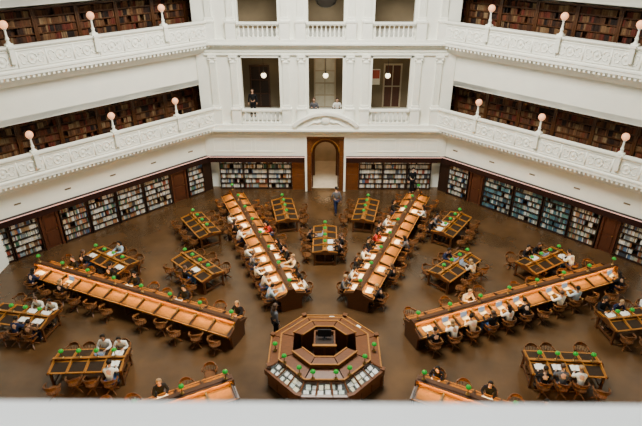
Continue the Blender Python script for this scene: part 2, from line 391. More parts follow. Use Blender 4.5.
# globe lamp posts on the balconies
def wallx(px, ang, A, z):
    best = None
    for k in range(-800, 801):
        x = k / 100; p = RZ(ang) @ Vector((x, A, z)); q = proj(p)[0]
        if best is None or abs(q - px) < best[0]: best = (abs(q - px), x)
    return best[1]
post0 = None
for side, ang, pl in (('left', 45, ((29, 4.5), (111, 4.5), (175, 4.5), (3, 9.45), (90, 9.45), (161, 9.45))), ('right', -45, ((479, 4.5), (542, 4.5), (626, 4.5), (492, 9.45), (565, 9.45), (641, 9.45)))):
    for i, (px, z0) in enumerate(pl):
        x = wallx(px, ang, DA - .74, z0 + 2.1); p = RZ(ang) @ Vector((x, DA - .74, z0 + 1.16))
        k = (sorted if side == 'right' else lambda l, reverse=False: sorted(l, reverse=True))([q[0] for q in pl if q[1] == z0]).index(px)
        lab = 'white post lamp with glowing globe, %s from far wall on %s %s balcony' % (ORD[k], side, 'lower' if z0 < 5 else 'upper')
        if post0 is None:
            post0 = thing('globe_post_lamp', lab, 'lamp', p, R(ang), 'globe lamps along the balconies')
            m = MB(); m.box(-.15, .15, -.15, .13, 0, .1); m.lathe(0, 0, [(.11, .1), (.06, .22), (.085, .3), (.05, .4), (.04, .66), (.07, .7), (.1, .74)], 10); m.build('post', M['moulding'], post0)
            m = MB(); m.box(-.1, .1, -.22, -.13, -.75, 0.02); m.box(-.13, .13, -.26, -.13, -.08, .02); m.build('console', M['moulding'], post0)
            m = MB(); m.ball((0, 0, .9), .18, 14); m.build('globe', M['globe'], post0, True)
        else: dup(post0, p, R(ang), lab)

# ------------------------------------------------------------------ bookcases and books
stuffbooks = MB()
PALG = [(.50, .46, .38), (.60, .58, .53), (.06, .11, .20), (.20, .05, .03), (.05, .12, .08), (.22, .14, .07), (.38, .32, .22), (.04, .045, .055), (.12, .06, .03), (.20, .25, .27), (.28, .13, .06)]
PALF = PALG + [(.58, .57, .53), (.46, .44, .38), (.26, .28, .28), (.34, .35, .33), (.54, .53, .49), (.40, .38, .32), (.14, .16, .17)]
PALT = [(.05, .12, .14), (.07, .15, .19), (.46, .48, .46), (.04, .08, .13), (.05, .055, .055), (.28, .30, .28), (.08, .17, .16), (.03, .06, .07), (.36, .34, .28)]
PALO = [(.085, .034, .014), (.11, .048, .02), (.05, .020, .009), (.13, .068, .03), (.022, .010, .006), (.17, .105, .052), (.075, .03, .014), (.09, .018, .010), (.015, .009, .007), (.10, .028, .012)]
NAMEC = {0: 'cream', 1: 'white', 2: 'blue', 3: 'dark red', 4: 'green', 5: 'brown', 6: 'tan', 7: 'black', 8: 'dark brown', 9: 'grey blue', 10: 'rust'}
bookmats = [mat('book_cover_' + NAMEC[i].replace(' ', '_'), c, .6, .08, 20) for i, c in enumerate(PALG)]
bookmesh = []
for k, (tw, hh) in enumerate(((.04, .27), (.05, .30), (.045, .25), (.06, .32))):
    mb = MB(); mb.box(-tw / 2, tw / 2, -.10, .10, 0, hh); mb.box(-tw / 2 - .002, tw / 2 + .002, -.103, -.09, hh * .75, hh * .8); bookmesh.append((mb.mesh('book', bookmats[0]), tw, hh))
nind = [0]
def fill(T, w, z, maxh, pal, indiv=None, dens=.93, old=False):
    x = -w / 2 + .04; prev = random.choice(pal); ph = random.uniform(.75, .95); run = 0
    while x < w / 2 - .08:
        if random.random() > dens: x += random.uniform(.08, .30); continue
        if indiv and nind[0] < 300:
            me, tw, hh = random.choice(bookmesh)
            if x + tw > w / 2 - .03: break
            ci = random.randrange(len(PALG))
            o = bpy.data.objects.new('book', me); COL.objects.link(o)
            p = T @ Vector((x + tw / 2, .12, z)); o.location = p; o.rotation_euler = (0, 0, T.to_euler().z)
            if hh > maxh: o.scale = (1, 1, maxh / hh * .98)
            o.material_slots[0].link = 'OBJECT'; o.material_slots[0].material = bookmats[ci]
            tag(o, '%s upright book in the %s' % (NAMEC[ci], indiv), 'book', '%s books in the %s' % (NAMEC[ci], indiv))
            x += tw + .004; nind[0] += 1; continue
        if old:
            if run <= 0: run = random.randint(2, 7); prev = random.choice(pal); ph = random.uniform(.75, .95); tw0 = random.uniform(.028, .045)
            run -= 1; tw = tw0; hh = maxh * ph; v = random.uniform(.6, 1.4)
        else:
            tw = random.uniform(.025, .05); hh = min(maxh * .97, random.uniform(.68, .98) * maxh)
            if random.random() < .5: prev = random.choice(pal)
            v = random.uniform(.8, 1.2)
        c = tuple(q * v for q in prev)
        stuffbooks.M = T; stuffbooks.box(x, x + tw, random.uniform(.01, .04), .28, z, z + hh, c)
        x += tw + .003
def bookcase(ang, A, xc, w, z0, h, ns, label, group, pal, indiv=None, dens=.98, wood='wood', old=False):
    T = RZ(ang) @ Matrix.Translation((xc, A, z0))
    t = thing('bookcase', label, 'bookcase', T.translation, R(ang), group)
    jw = .09 if old else .05
    m = MB(); m.box(-w / 2, -w / 2 + jw, -.07, .34, 0, h); m.box(w / 2 - jw, w / 2, -.07, .34, 0, h); m.box(-w / 2, w / 2, .3, .35, 0, h)
    m.box(-w / 2, w / 2, -.01, .34, 0, .1); m.box(-w / 2 - .0, w / 2 + .0, -.07, .34, h - .09, h); m.build('carcass', M[wood], t)
    sp = (h - .16) / ns; sm = None
    for k in range(ns):
        z = .1 + k * sp
        if k:
            if sm is None:
                sm = MB().box(-w / 2 + .04, w / 2 - .04, -.03, .3, 0, .045 if old else .03).build('shelf', M['wood' if old else wood], t)
                sm.location.z = z - .035
            else:
                o = sm.copy(); COL.objects.link(o); o.parent = t; o.location.z = z - .035
        fill(T, w, z + .012, sp - .05, pal, indiv, dens, old)
def door(ang, A, x0, x1, n, label):
    w = abs(x1 - x0) / 2; T = RZ(ang) @ Matrix.Translation(((x0 + x1) / 2, A, 0))
    o = MB(T); o.box(-w, w, .06, .3, 0, 2.24); o.box(-w, -w + .12, -.03, .1, 0, 2.24); o.box(w - .12, w, -.03, .1, 0, 2.24)
    o.box(-w + .2, w - .2, .03, .08, .15, .95); o.box(-w + .2, w - .2, .03, .08, 1.1, 2.05)
    d = struct('door_%d' % n, o, M['doorred'], label)
    h = MB(T); h.ball((w - .22, .0, 1.02), .04, 8); h.build('door_handle', M['brass'], d)
ZS = 1.1
LW = [('c', -25, 11), ('c', 12, 41), ('d', 42, 61), ('c', 62, 89), ('c', 90, 117), ('c', 118, 144), ('c', 145, 171), ('d', 172, 187), ('c', 188, 204)]
RW = [('c', 650, 618), ('d', 617, 599), ('c', 598, 570), ('c', 569, 542), ('c', 541, 513), ('c', 512, 483), ('d', 482, 469), ('c', 468, 448)]
nd = 0
for side, ang, lst in (('left', 45, LW), ('right', -45, RW)):
    k = 0
    nc = sum(1 for q in lst if q[0] == 'c')
    for q in lst:
        a, b = sorted((wallx(q[1], ang, DA, ZS), wallx(q[2], ang, DA, ZS)))
        if q[0] == 'c':
            k += 1; who = ORD[nc - k]
            ind = None
            if (side == 'right' and k == 2) or (side == 'left' and k == 3): ind = '%s-wall bookcase beside outermost brown door' % side
            pal = PALT if (side == 'right' and k in (3, 4, 5)) else PALF
            bookcase(ang, DA, (a + b) / 2, b - a - .01, 0, 2.16, 6, 'tall ground-floor bookcase, %s from the far wall along the %s wall' % (who, side), 'ground-floor bookcases', pal, ind, wood='wooddark')
        else:
            nd += 1; door(ang, DA, a, b, nd, 'brown panelled door in the %s wall shelving, %s from the photo edge' % (side, 'nearest' if q[1] in (42, 617) else 'farthest'))
    e0 = wallx(205 if side == 'left' else 447, ang, DA, ZS); e1 = DH - .02 if side == 'left' else -(DH - .02)
    a, b = sorted((e0, e1)); m = MB(RZ(ang)); m.box(a, b, DA + .05, DA + .4, 0, 2.24)
    struct('trim_endpanel_' + side, m, M['wooddark'], 'dark wooden end panel where the %s wall meets far wall' % side)
for s, nm in ((-1, 'left'), (1, 'right')):
    for k in range(3):
        bookcase(0, 16.12, s * (2.95 + 1.55 * k + .0), 1.53, 0, 2.2, 6, 'far-wall bookcase of pale books, %s bay %s of the doorway' % (ORD[k], nm), 'ground-floor bookcases', PALF + PALG[:2] * 2, None, wood='wooddark')
for side, ang in (('left', 45), ('right', -45)):
    for z0, lv in ((4.5, 'lower'), (9.45, 'upper')):
        for k in range(7):
            x = (5.2 + 2.06 - k * 2.06) * (1 if side == 'left' else -1)
            bookcase(ang, DA + 1.15, x, 2.05, z0 + .01, 2.42, 6, 'dark gallery bookcase of old bindings, %s from far wall, %s %s balcony' % (ORD[k], side, lv), 'gallery bookcases', PALO, None, .99, 'wood', True)
stuffbooks.M = Matrix()
o = stuffbooks.build('shelved_books', M['books'], None, False, False)
tag(o, 'rows of old and new books filling the wall bookcases on all levels', 'books', None, 'stuff')

# ------------------------------------------------------------------ reading desks
HW = .70
def long_desk(handle, a, r0=3.85, r1=14.9):
    L = r1 - r0; rc = (r0 + r1) / 2
    pos = Vector((-math.sin(R(a)) * rc, math.cos(R(a)) * rc, 0))
    t = thing('long_reading_desk', 'long double-sided wooden reading desk, ' + handle[4:], 'desk', pos, R(a + 90), 'long radiating reading desks')
    h = L / 2
    for s in (-1, 1):
        m = MB(); m.px([(s * HW, .735), (s * HW, .765), (s * .10, .85), (s * .05, .85), (s * .05, .80), (s * (HW - .04), .72)], -h, h); m.build('desktop', M['wood'], t)
        e0, e1 = sorted((s * (HW - .035), s * (HW + .005))); MB().box(-h, h, e0, e1, .766, .780).build('edge_strip', M['woodlight'], t)
    m = MB(); m.px([(-.10, .80), (.10, .80), (.07, 1.08), (-.07, 1.08)], -h, h); m.box(-h, h, -.04, .04, 0, .85); m.build('centre_screen', M['woodlight'], t)
    m = MB(); m.box(-h - .02, h + .02, -.155, .155, 1.12, 1.14); m.box(-h, h, -.07, .07, 1.07, 1.12); m.box(-h, h, -.06, .06, 1.14, 1.17); m.build('screen_cap', M['wood'], t)
    for s in (-1, 1):
        m = MB(); a0, b0 = sorted((s * .09, s * .125)); m.box(-h + .1, h - .1, a0, b0, 1.098, 1.118); m.build('light_strip', M['strip'], t)
    for s in (-1, 1):
        x0, x1 = sorted((s * h, s * (h + .05)))
        m = MB(); e = HW + .0; m.px([(-e + .22, 0), (e - .22, 0), (e - .2, .60), (e, .70), (e, .77), (e - .16, .81), (.22, .92), (.15, 1.15), (-.15, 1.15), (-.22, .92), (-e + .16, .81), (-e, .77), (-e, .70), (-e + .2, .60)], x0, x1); m.build('end_panel', M['wood'], t)
    n = 12; p = (L - .1) / n; w = p / 2 - .085
    for s in (-1, 1):
        y0, y1 = s * (HW - .10), s * .17; z0 = .785; z1 = .845
        for k in range(n):
            x = -h + .05 + (k + .5) * p
            if k == 0:
                m = MB(); m.hexa(-w, w, y0, z0, y1, z1, .01); io = m.build('writing_inset', M['inset'], t); io.location.x = x
            else: inst(io, t, (x, 0, 0))
        a0, b0 = s * (HW - .02), s * .10
        for k in range(n + 1):
            x = -h + .05 + k * p
            if k == 0:
                m = MB(); m.add([(-.028, a0, .76), (.028, a0, .76), (.028, b0, .84), (-.028, b0, .84), (-.028, a0, .80), (.028, a0, .80), (.028, b0, .98), (-.028, b0, .98)],
                  [(0, 3, 2, 1), (4, 5, 6, 7), (0, 1, 5, 4), (1, 2, 6, 5), (2, 3, 7, 6), (3, 0, 4, 7)]); do = m.build('divider', M['wooddark'], t); do.location.x = x
            else: inst(do, t, (x, 0, 0))
    for k in range(0, n + 1, 3):
        x = -h + .05 + k * p
        if k == 0: so = MB().box(-.03, .03, -.45, .45, 0, .72).build('support_panel', M['wood'], t); so.location.x = x
        else: inst(so, t, (x, 0, 0))
    return pos, R(a + 90), L, n, p
short_proto = []
SL = 2.7
def short_desk(handle, a, r, off=0):
    pos = Vector((-math.sin(R(a)) * r, math.cos(R(a)) * r, 0))
    lab = 'wooden double-sided reading table, ' + handle
    if short_proto:
        dup(short_proto[0], pos, R(a + 90), lab); return pos, R(a + 90)
    t = thing('short_reading_desk', lab, 'desk', pos, R(a + 90), 'short reading desks'); short_proto.append(t)
    h = SL / 2
    for s in (-1, 1):
        m = MB(); m.px([(s * .64, .73), (s * .64, .765), (s * .06, .82), (s * .03, .82), (s * .03, .78), (s * .60, .72)], -h, h); m.build('desktop', M['woodlight'], t)
        for k in range(4):
            x = -h + .04 + (k + .5) * (SL - .08) / 4; w = .27
            m = MB(); m.hexa(x - w, x + w, s * .58, .781, s * .12, .824, .008); m.build('writing_inset', M['insetdark'], t)
        for k in range(5):
            x = -h + .04 + k * (SL - .08) / 4
            m = MB(); m.hexa(x - .02, x + .02, s * .63, .80, s * .03, .90, .05); m.build('divider', M['woodlight'], t)
        for sx in (-1, 1):
            x = sx * (h - .06); y = s * .52
            m = MB(); m.box(x - .04, x + .04, y - .04, y + .04, .0, .72); m.box(x - .055, x + .055, y - .055, y + .055, .0, .10); m.build('leg', M['wood'], t)
    m = MB(); m.box(-h, h, -.025, .025, .62, .90); m.box(-h + .05, h - .05, -.03, .03, .12, .20); m.build('centre_screen', M['wood'], t)
    m = MB(); m.box(-h, h, -.05, .05, .90, .93); m.build('screen_cap', M['woodlight'], t)
    for s in (-1, 1):
        x0, x1 = sorted((s * h, s * (h + .035))); m = MB(); m.px([(-.64, .68), (.64, .68), (.64, .78), (.2, .82), (.1, .92), (-.1, .92), (-.2, .82), (-.64, .78)], x0, x1); m.box(min(s * (h - .09), s * (h - .03)), max(s * (h - .09), s * (h - .03)), -.5, .5, .12, .20); m.build('end_rail', M['wood'], t)
    return pos, R(a + 90)
lampP = None
def desk_lamp(p, rz, label, group='green desk lamps'):
    global lampP
    if lampP is None:
        lampP = thing('desk_lamp', label, 'lamp', p, rz, group)
        MB().lathe(0, 0, [(.075, 0), (.075, .02), (.028, .035), (.018, .05), (.018, .36), (.024, .38), (.012, .43)], 10).build('stand', M['brass'], lampP, True)
        MB().lathe(0, 0, [(.095, .31), (.097, .325), (.082, .37), (.044, .405), (.018, .415)], 12).build('shade', M['green'], lampP, True)
        MB().ball((0, 0, .32), .026, 8).build('bulb', M['bulb'], lampP, True)
    else: dup(lampP, p, rz, label, group)
SLOTS = []
def sides(a, s):
    if abs(a) < 31: return 'left' if s > 0 else 'right'
    return ('near' if s > 0 else 'far') if a > 0 else ('far' if s > 0 else 'near')
def add_slots(pos, rz, n, p, L, hw, handle, a):
    T = Matrix.Translation(pos) @ Matrix.Rotation(rz, 4, 'Z')
    for s in (-1, 1):
        for k in range(n):
            x = -L / 2 + .05 + (k + .5) * p
            SLOTS.append(dict(T=T, x=x, s=s, hw=hw, ph='%s from octagonal counter, %s side of %s' % (ORD[k], sides(a, s), handle), occ=None, rz=rz))
LONG = [('the far-left long desk', 22.5), ('the far-right long desk', -22.5), ('the left long desk', 67.5), ('the right long desk', -67.5), ('the near-left long desk', 116.5), ('the near-right long desk', -116)]
for hnd, a in LONG:
    pos, rz, L, n, p = long_desk(hnd, a, 3.7 if abs(a) > 100 else 3.9)
    add_slots(pos, rz, n, p, L, HW, hnd[4:], a)
    T = Matrix.Translation(pos) @ Matrix.Rotation(rz, 4, 'Z')
    for k in range(8):
        q = T @ Vector((-L / 2 + .2 + k * (L - .4) / 7, 0, 1.17))
        if vis(q): desk_lamp(q, rz, 'green-shaded lamp, %s from octagonal counter on %s' % (ORD[k], hnd))
SHORT = [('short desk facing the doorway', 0, 8.5), ('short desk left of doorway', 11.3, 12.0), ('short desk right of doorway', -11.3, 12.0)]
for sg, nm in ((1, 'left'), (-1, 'right')):
    e = 0 if sg > 0 else .25
    SHORT += [('inner back-%s short desk' % nm, sg * 46, 8.6 + e * .6), ('upper back-%s short desk' % nm, sg * 34.5, 12.1 + e), ('outer back-%s short desk' % nm, sg * 58.5, 12.4 + e),
              ('lower-%s short desk' % nm, sg * 93, 8.9 + e * .5), ('short desk cut by %s edge' % nm, sg * 80.5, 13.0 + e)]
for hnd, a, r in SHORT:
    pos, rz = short_desk(hnd, a, r)
    pp = (SL - .08) / 4
    add_slots(pos, rz, 4, pp, SL, .64, hnd, a)
    T = Matrix.Translation(pos) @ Matrix.Rotation(rz, 4, 'Z')
    for k in range(4):
        q = T @ Vector((-1.5 * pp + k * pp, 0, .93))
        if vis(q): desk_lamp(q, rz, 'green-shaded lamp, %s from octagonal counter on %s' % (ORD[k], hnd))

# ------------------------------------------------------------------ octagonal counter
T8 = math.tan(R(22.5)); CS = .97; CZ = .90
def sect(mb, k, r0, r1, zb, zi, zo, gap=0.0):
    mb.M = RZ(45 * k); a, b = r0 * T8 - gap, r1 * T8 - gap
    vs = [(-a, r0, zb), (a, r0, zb), (b, r1, zb), (-b, r1, zb), (-a, r0, zi), (a, r0, zi), (b, r1, zo), (-b, r1, zo)]
    mb.add(vs, [(0, 1, 2, 3), (4, 7, 6, 5), (0, 4, 5, 1), (1, 5, 6, 2), (2, 6, 7, 3), (3, 7, 4, 0)])
t = thing('octagonal_counter', 'tiered octagonal wooden service counter in the middle of the room', 'counter', (0, 0, 0)); t.scale = (CS, CS, CZ)
m = MB(); [sect(m, k, 0.02, 1.30, 0, .3, .3) for k in range(8)]; m.build('raised_floor', M['wooddark'], t)
BACK = (0, 1, 2, 6, 7); FR = (3, 4, 5)
for k in range(8):
    bk = k in BACK; side_gap = k in (2, 6)
    m = MB()
    if not side_gap: sect(m, k, .90, .95, .3, 1.5, 1.5); sect(m, k, 1.20, 1.24, 1.2, 1.48, 1.48, .0)
    if bk: sect(m, k, 2.06, 2.12, 0, 1.0, 1.0); r = 2.12; z1 = .92
    else: sect(m, k, 2.14, 2.2, 0, .74, .74); r = 2.2; z1 = .66
    sect(m, k, 1.30, 1.34, .3, 1.16, 1.16)
    m.M = RZ(45 * k)
    for x in (-.57, 0, .57): m.box(x - .25, x + .25, r, r + .03, .12, z1)
    sect(m, k, 1.66, 1.72, .95, 1.22, 1.22, .0)
    m.build('front_panel', M['counter'], t)
    m = MB()
    if bk: sect(m, k, 1.72, 2.18, .96, 1.01, .99, .02)
    sect(m, k, 1.24, 1.76, 1.16, 1.30, 1.24, .025)
    if not side_gap: sect(m, k, .86, 1.27, 1.47, 1.52, 1.50, .02)
    m.build('counter_top', M['counter'], t)
    m = MB(); sect(m, k, 1.72, 1.78, 1.21, 1.26, 1.26)
    if not side_gap: sect(m, k, 1.22, 1.28, 1.48, 1.525, 1.525); sect(m, k, .84, .89, 1.50, 1.55, 1.55)
    if bk: sect(m, k, 2.14, 2.19, .98, 1.02, 1.02)
    m.build('edge_moulding', M['woodlight'], t)
    c8 = math.cos(R(22.5)); f2 = (2.14 if bk else 2.24) / c8
    m = MB(RZ(45 * k + 22.5)); rr = f2; m.box(-.07, .07, rr - .09, rr + .04, 0, 1.08 if bk else .94); m.box(-.09, .09, rr - .11, rr + .06, 1.08 if bk else .94, 1.12 if bk else .98)
    m.build('corner_post', M['counter'], t)
for k in FR:
    m = MB(); sect(m, k, 1.72, 2.2, .70, .74, .74); m.build('case_floor', M['wooddark'], t)
    m = MB(); sect(m, k, 1.70, 1.78, 1.04, 1.16, 1.14); sect(m, k, 2.20, 2.30, .66, .92, .90)
    m.M = RZ(45 * k)
    for sx in (-1, -.33, .33, 1):
        m.tube([(1.74 * T8 * sx, 1.74, 1.13), (2.28 * T8 * sx, 2.27, .89)], .035, 4)
    m.build('case_frame', M['counter'], t)
    m = MB(); m.M = RZ(45 * k); m.add([(-1.76 * T8, 1.76, 1.11), (1.76 * T8, 1.76, 1.11), (2.24 * T8, 2.24, .88), (-2.24 * T8, 2.24, .88)], [(0, 1, 2, 3)]); m.build('case_glass', M['glass'], t)
    for j in range(6):
        for row in (0, 1):
            m = MB(); m.M = RZ(45 * k); x = -.64 + j * .256 + random.uniform(-.02, .02); y = 1.90 + row * .19 + random.uniform(-.02, .02); h = random.uniform(.06, .085); w = random.uniform(.07, .11)
            if row == 0: x *= .88
            zt = 1.12 - (y - 1.76) * .48 - .06
            m.hexa(x - w, x + w, y - h, zt + h * .45, y + h, zt - h * .45, .06)
            m.build('display_item', mat('display_sheet', random.choice([(.85, .85, .78), (.88, .87, .82), (.62, .72, .65), (.75, .68, .48), (.85, .85, .78)]), .7, .25, 14), t)
t2 = thing('supervisor_desk', 'small raised wooden desk with a dark top inside the octagonal counter', 'desk', (0, .05, .3 * CZ)); t2.scale = (CS, CS, CZ)
m = MB(); m.box(-.42, .42, -.40, -.34, 0, 1.3); m.box(-.42, -.36, -.34, .5, 0, 1.3); m.box(.36, .42, -.34, .5, 0, 1.3); m.box(-.36, .36, .44, .5, 0, 1.3); m.build('carcass', M['counter'], t2)
MB().box(-.36, .36, -.34, .44, 1.05, 1.10).build('desktop', M['wooddark'], t2)
m = MB(); m.box(-.46, .46, -.45, -.34, 1.3, 1.34); m.build('ledge', M['woodlight'], t2)
m = MB(); m.box(-.36, -.04, -.43, -.40, .15, 1.2); m.box(.04, .36, -.43, -.40, .15, 1.2); m.build('front_panels', M['wood'], t2)
t2 = thing('computer_monitor', 'dark computer monitor on the small raised desk', 'monitor', (0, .28, 1.40 * CZ))
MB().box(-.26, .26, -.02, .02, .1, .44).build('screen', M['black'], t2); MB().lathe(0, 0, [(.1, 0), (.1, .015), (.02, .03), (.02, .15)], 10).build('stand', M['black'], t2)
def sidename(k): return {0: 'back', 1: 'back left', 2: 'left', 3: 'front left', 4: 'front', 5: 'front right', 6: 'right', 7: 'back right'}[k]
for k in (3, 4, 5, 2, 6):
    for j, x in enumerate((-.42, .42)):
        if k in (2, 6) and j: continue
        q = RZ(45 * k) @ Vector((x * 1.0 if k in FR else 0, 1.73 if k in FR else 1.95, 1.262 if k in FR else 1.0))
        q = Vector((q.x * CS, q.y * CS, q.z * CZ))
        side = '' if k in (2, 6) else ('right' if x < 0 else 'left') + ' '
        desk_lamp(q, 0, 'green-shaded %slamp on the %s side of the octagonal counter' % (side, sidename(k)))
for k, lab, x, y, w, d, h, c, z in ((0, 'white paper stack on back side of the counter', .3, 1.88, .1, .12, .04, 'paper', .905), (7, 'white paper stack on back right side of the counter', 0, 1.88, .1, .12, .03, 'paper', .905), (1, 'flat black keyboard on back left side of the counter', .1, 1.88, .2, .07, .02, 'black', .905)):
    m = MB(RZ(45 * k)); m.box(x - w, x + w, y - d, y + d, z + .002, z + h)
    for q in range(3): m.box(x - w * .9, x + w * .9, y - d * .8 + q * d * .55, y - d * .8 + q * d * .55 + .04, z + h, z + .004 + h)
    tag(m.build('keyboard' if c == 'black' else 'paper_stack', M[c]), lab, 'keyboard' if c == 'black' else 'papers')

# ------------------------------------------------------------------ chairs
def make_chair(label):
    t = thing('wooden_armchair', label, 'chair', (0, 0, 0), 0, 'wooden armchairs around the reading desks')
    m = MB(); n = 16
    pts = [(.235 * math.copysign(abs(math.cos(2 * math.pi * i / n)) ** .8, math.cos(2 * math.pi * i / n)), .225 * math.copysign(abs(math.sin(2 * math.pi * i / n)) ** .8, math.sin(2 * math.pi * i / n))) for i in range(n)]
    m.pz(pts, .41, .45); m.build('seat', M['chairwood'], t)
    arc = [(.28 * math.sin(R(a)), -.27 * math.cos(R(a)) + (.0)) for a in range(-112, 113, 16)]
    m = MB(); m.tube([(x, y, .68) for x, y in arc], .034, 6); m.build('arm_rail', M['chairwood'], t)
    arc2 = [(.275 * math.sin(R(a)), -.285 * math.cos(R(a)), .72 + .05 * math.cos(R(a * 1.3))) for a in range(-60, 61, 15)]
    m = MB()
    for k in range(len(arc2) - 1):
        (x0, y0, z0), (x1, y1, z1) = arc2[k], arc2[k + 1]
        m.add([(x0, y0, .69), (x1, y1, .69), (x1, y1, z1 + .04), (x0, y0, z0 + .04), (x0 * .9, y0 * .9, .69), (x1 * .9, y1 * .9, .69), (x1 * .9, y1 * .9, z1 + .04), (x0 * .9, y0 * .9, z0 + .04)],
              [(0, 1, 2, 3), (4, 7, 6, 5), (0, 4, 5, 1), (2, 6, 7, 3)] + ([(0, 3, 7, 4)] if k == 0 else []) + ([(1, 5, 6, 2)] if k == len(arc2) - 2 else []))
    m.build('crest', M['chairwood'], t)
    m = MB()
    for a in range(-100, 101, 25): m.tube([(.2 * math.sin(R(a)), -.19 * math.cos(R(a)), .44), (.275 * math.sin(R(a)), -.265 * math.cos(R(a)), .67)], .011, 5)
    m.build('spindles', M['chairwood'], t)
    m = MB(); m.lathe(0, 0, [(.05, .12), (.06, .2), (.035, .26), (.04, .34), (.1, .405), (.1, .41)], 8); m.build('pedestal', M['chairwood'], t)
    for a in (45, 135, 225, 315):
        c, s = math.cos(R(a)), math.sin(R(a)); m = MB(); m.tube([(.02 * c, .02 * s, .19), (.14 * c, .14 * s, .13), (.27 * c, .27 * s, .025)], [.03, .026, .022], 5); m.build('leg', M['chairwood'], t)
    return t

# ------------------------------------------------------------------ people
def skin(verts, edges, rad, name, root=0, sub=1):
    me = bpy.data.meshes.new(name); me.from_pydata(verts, edges, []); o = bpy.data.objects.new(name, me); COL.objects.link(o)
    o.modifiers.new('s', 'SKIN')
    for i, r in enumerate(rad): o.data.skin_vertices[0].data[i].radius = (r, r) if not isinstance(r, tuple) else r
    o.data.skin_vertices[0].data[root].use_root = True
    md = o.modifiers.new('u', 'SUBSURF'); md.levels = sub; md.render_levels = sub
    bpy.context.view_layer.update(); dg = bpy.context.evaluated_depsgraph_get()
    out = bpy.data.meshes.new_from_object(o.evaluated_get(dg)); bpy.data.objects.remove(o)
    out.name = name
    for p in out.polygons: p.use_smooth = True
    out.materials.clear()
    return out
def pose(kind):
    J = {}
    if kind in ('read', 'lean', 'back'):
        f = {'read': 0, 'lean': .10, 'back': -.07}[kind]
        J['pel'] = (0, 0, .54); J['sp'] = (0, .02 + f * .3, .70); J['ch'] = (0, .05 + f * .8, .89); J['nb'] = (0, .08 + f * 1.2, 1.03)
        J['h0'] = (0, .10 + f * 1.4, 1.10 - abs(f) * .1)
        hy = J['h0'][1]; J['h1'] = (0, hy + .03, 1.17 - abs(f) * .3); J['h2'] = (0, hy + .045, 1.25 - abs(f) * .3); J['h3'] = (0, hy + .04, 1.31 - abs(f) * .3)
        for s in (-1, 1):
            c = 'lr'[s > 0]
            J['sh' + c] = (s * .18, .06 + f * .9, .97); J['el' + c] = (s * .255, .17 + f * .6, .785); J['wr' + c] = (s * .15, .40, .835); J['ha' + c] = (s * .12, .47, .845)
            J['hi' + c] = (s * .09, .03, .525); J['kn' + c] = (s * .11, .42, .53); J['an' + c] = (s * .11, .40, .10); J['to' + c] = (s * .11, .54, .04)
    else:
        w = 1 if kind == 'walk' else 0
        J['pel'] = (0, 0, .95); J['sp'] = (0, 0, 1.12); J['ch'] = (0, .01, 1.32); J['nb'] = (0, .01, 1.47)
        J['h0'] = (0, .02, 1.54); J['h1'] = (0, .04, 1.61); J['h2'] = (0, .05, 1.69); J['h3'] = (0, .045, 1.75)
        for s in (-1, 1):
            c = 'lr'[s > 0]; q = s * w
            J['sh' + c] = (s * .19, 0, 1.41); J['el' + c] = (s * .25, -.03 - .1 * q, 1.13); J['wr' + c] = (s * .26, .05 - .16 * q, .90); J['ha' + c] = (s * .26, .07 - .18 * q, .82)
            J['hi' + c] = (s * .09, 0, .90); J['kn' + c] = (s * .10, .03 + .2 * q, .50); J['an' + c] = (s * .10, .0 + .25 * q, .09 + (.04 if q < 0 else 0)); J['to' + c] = (s * .11, .13 + .25 * q, .04)
    return J
RAD = dict(pel=.12, sp=.105, ch=.13, nb=.055, h0=.052, h1=.075, h2=.088, h3=.05, sh=.055, el=.042, wr=.028, ha=.030, hi=.085, kn=.062, an=.04, to=.035)
def base_r(n): return RAD[n] if n in RAD else RAD[n[:-1]]
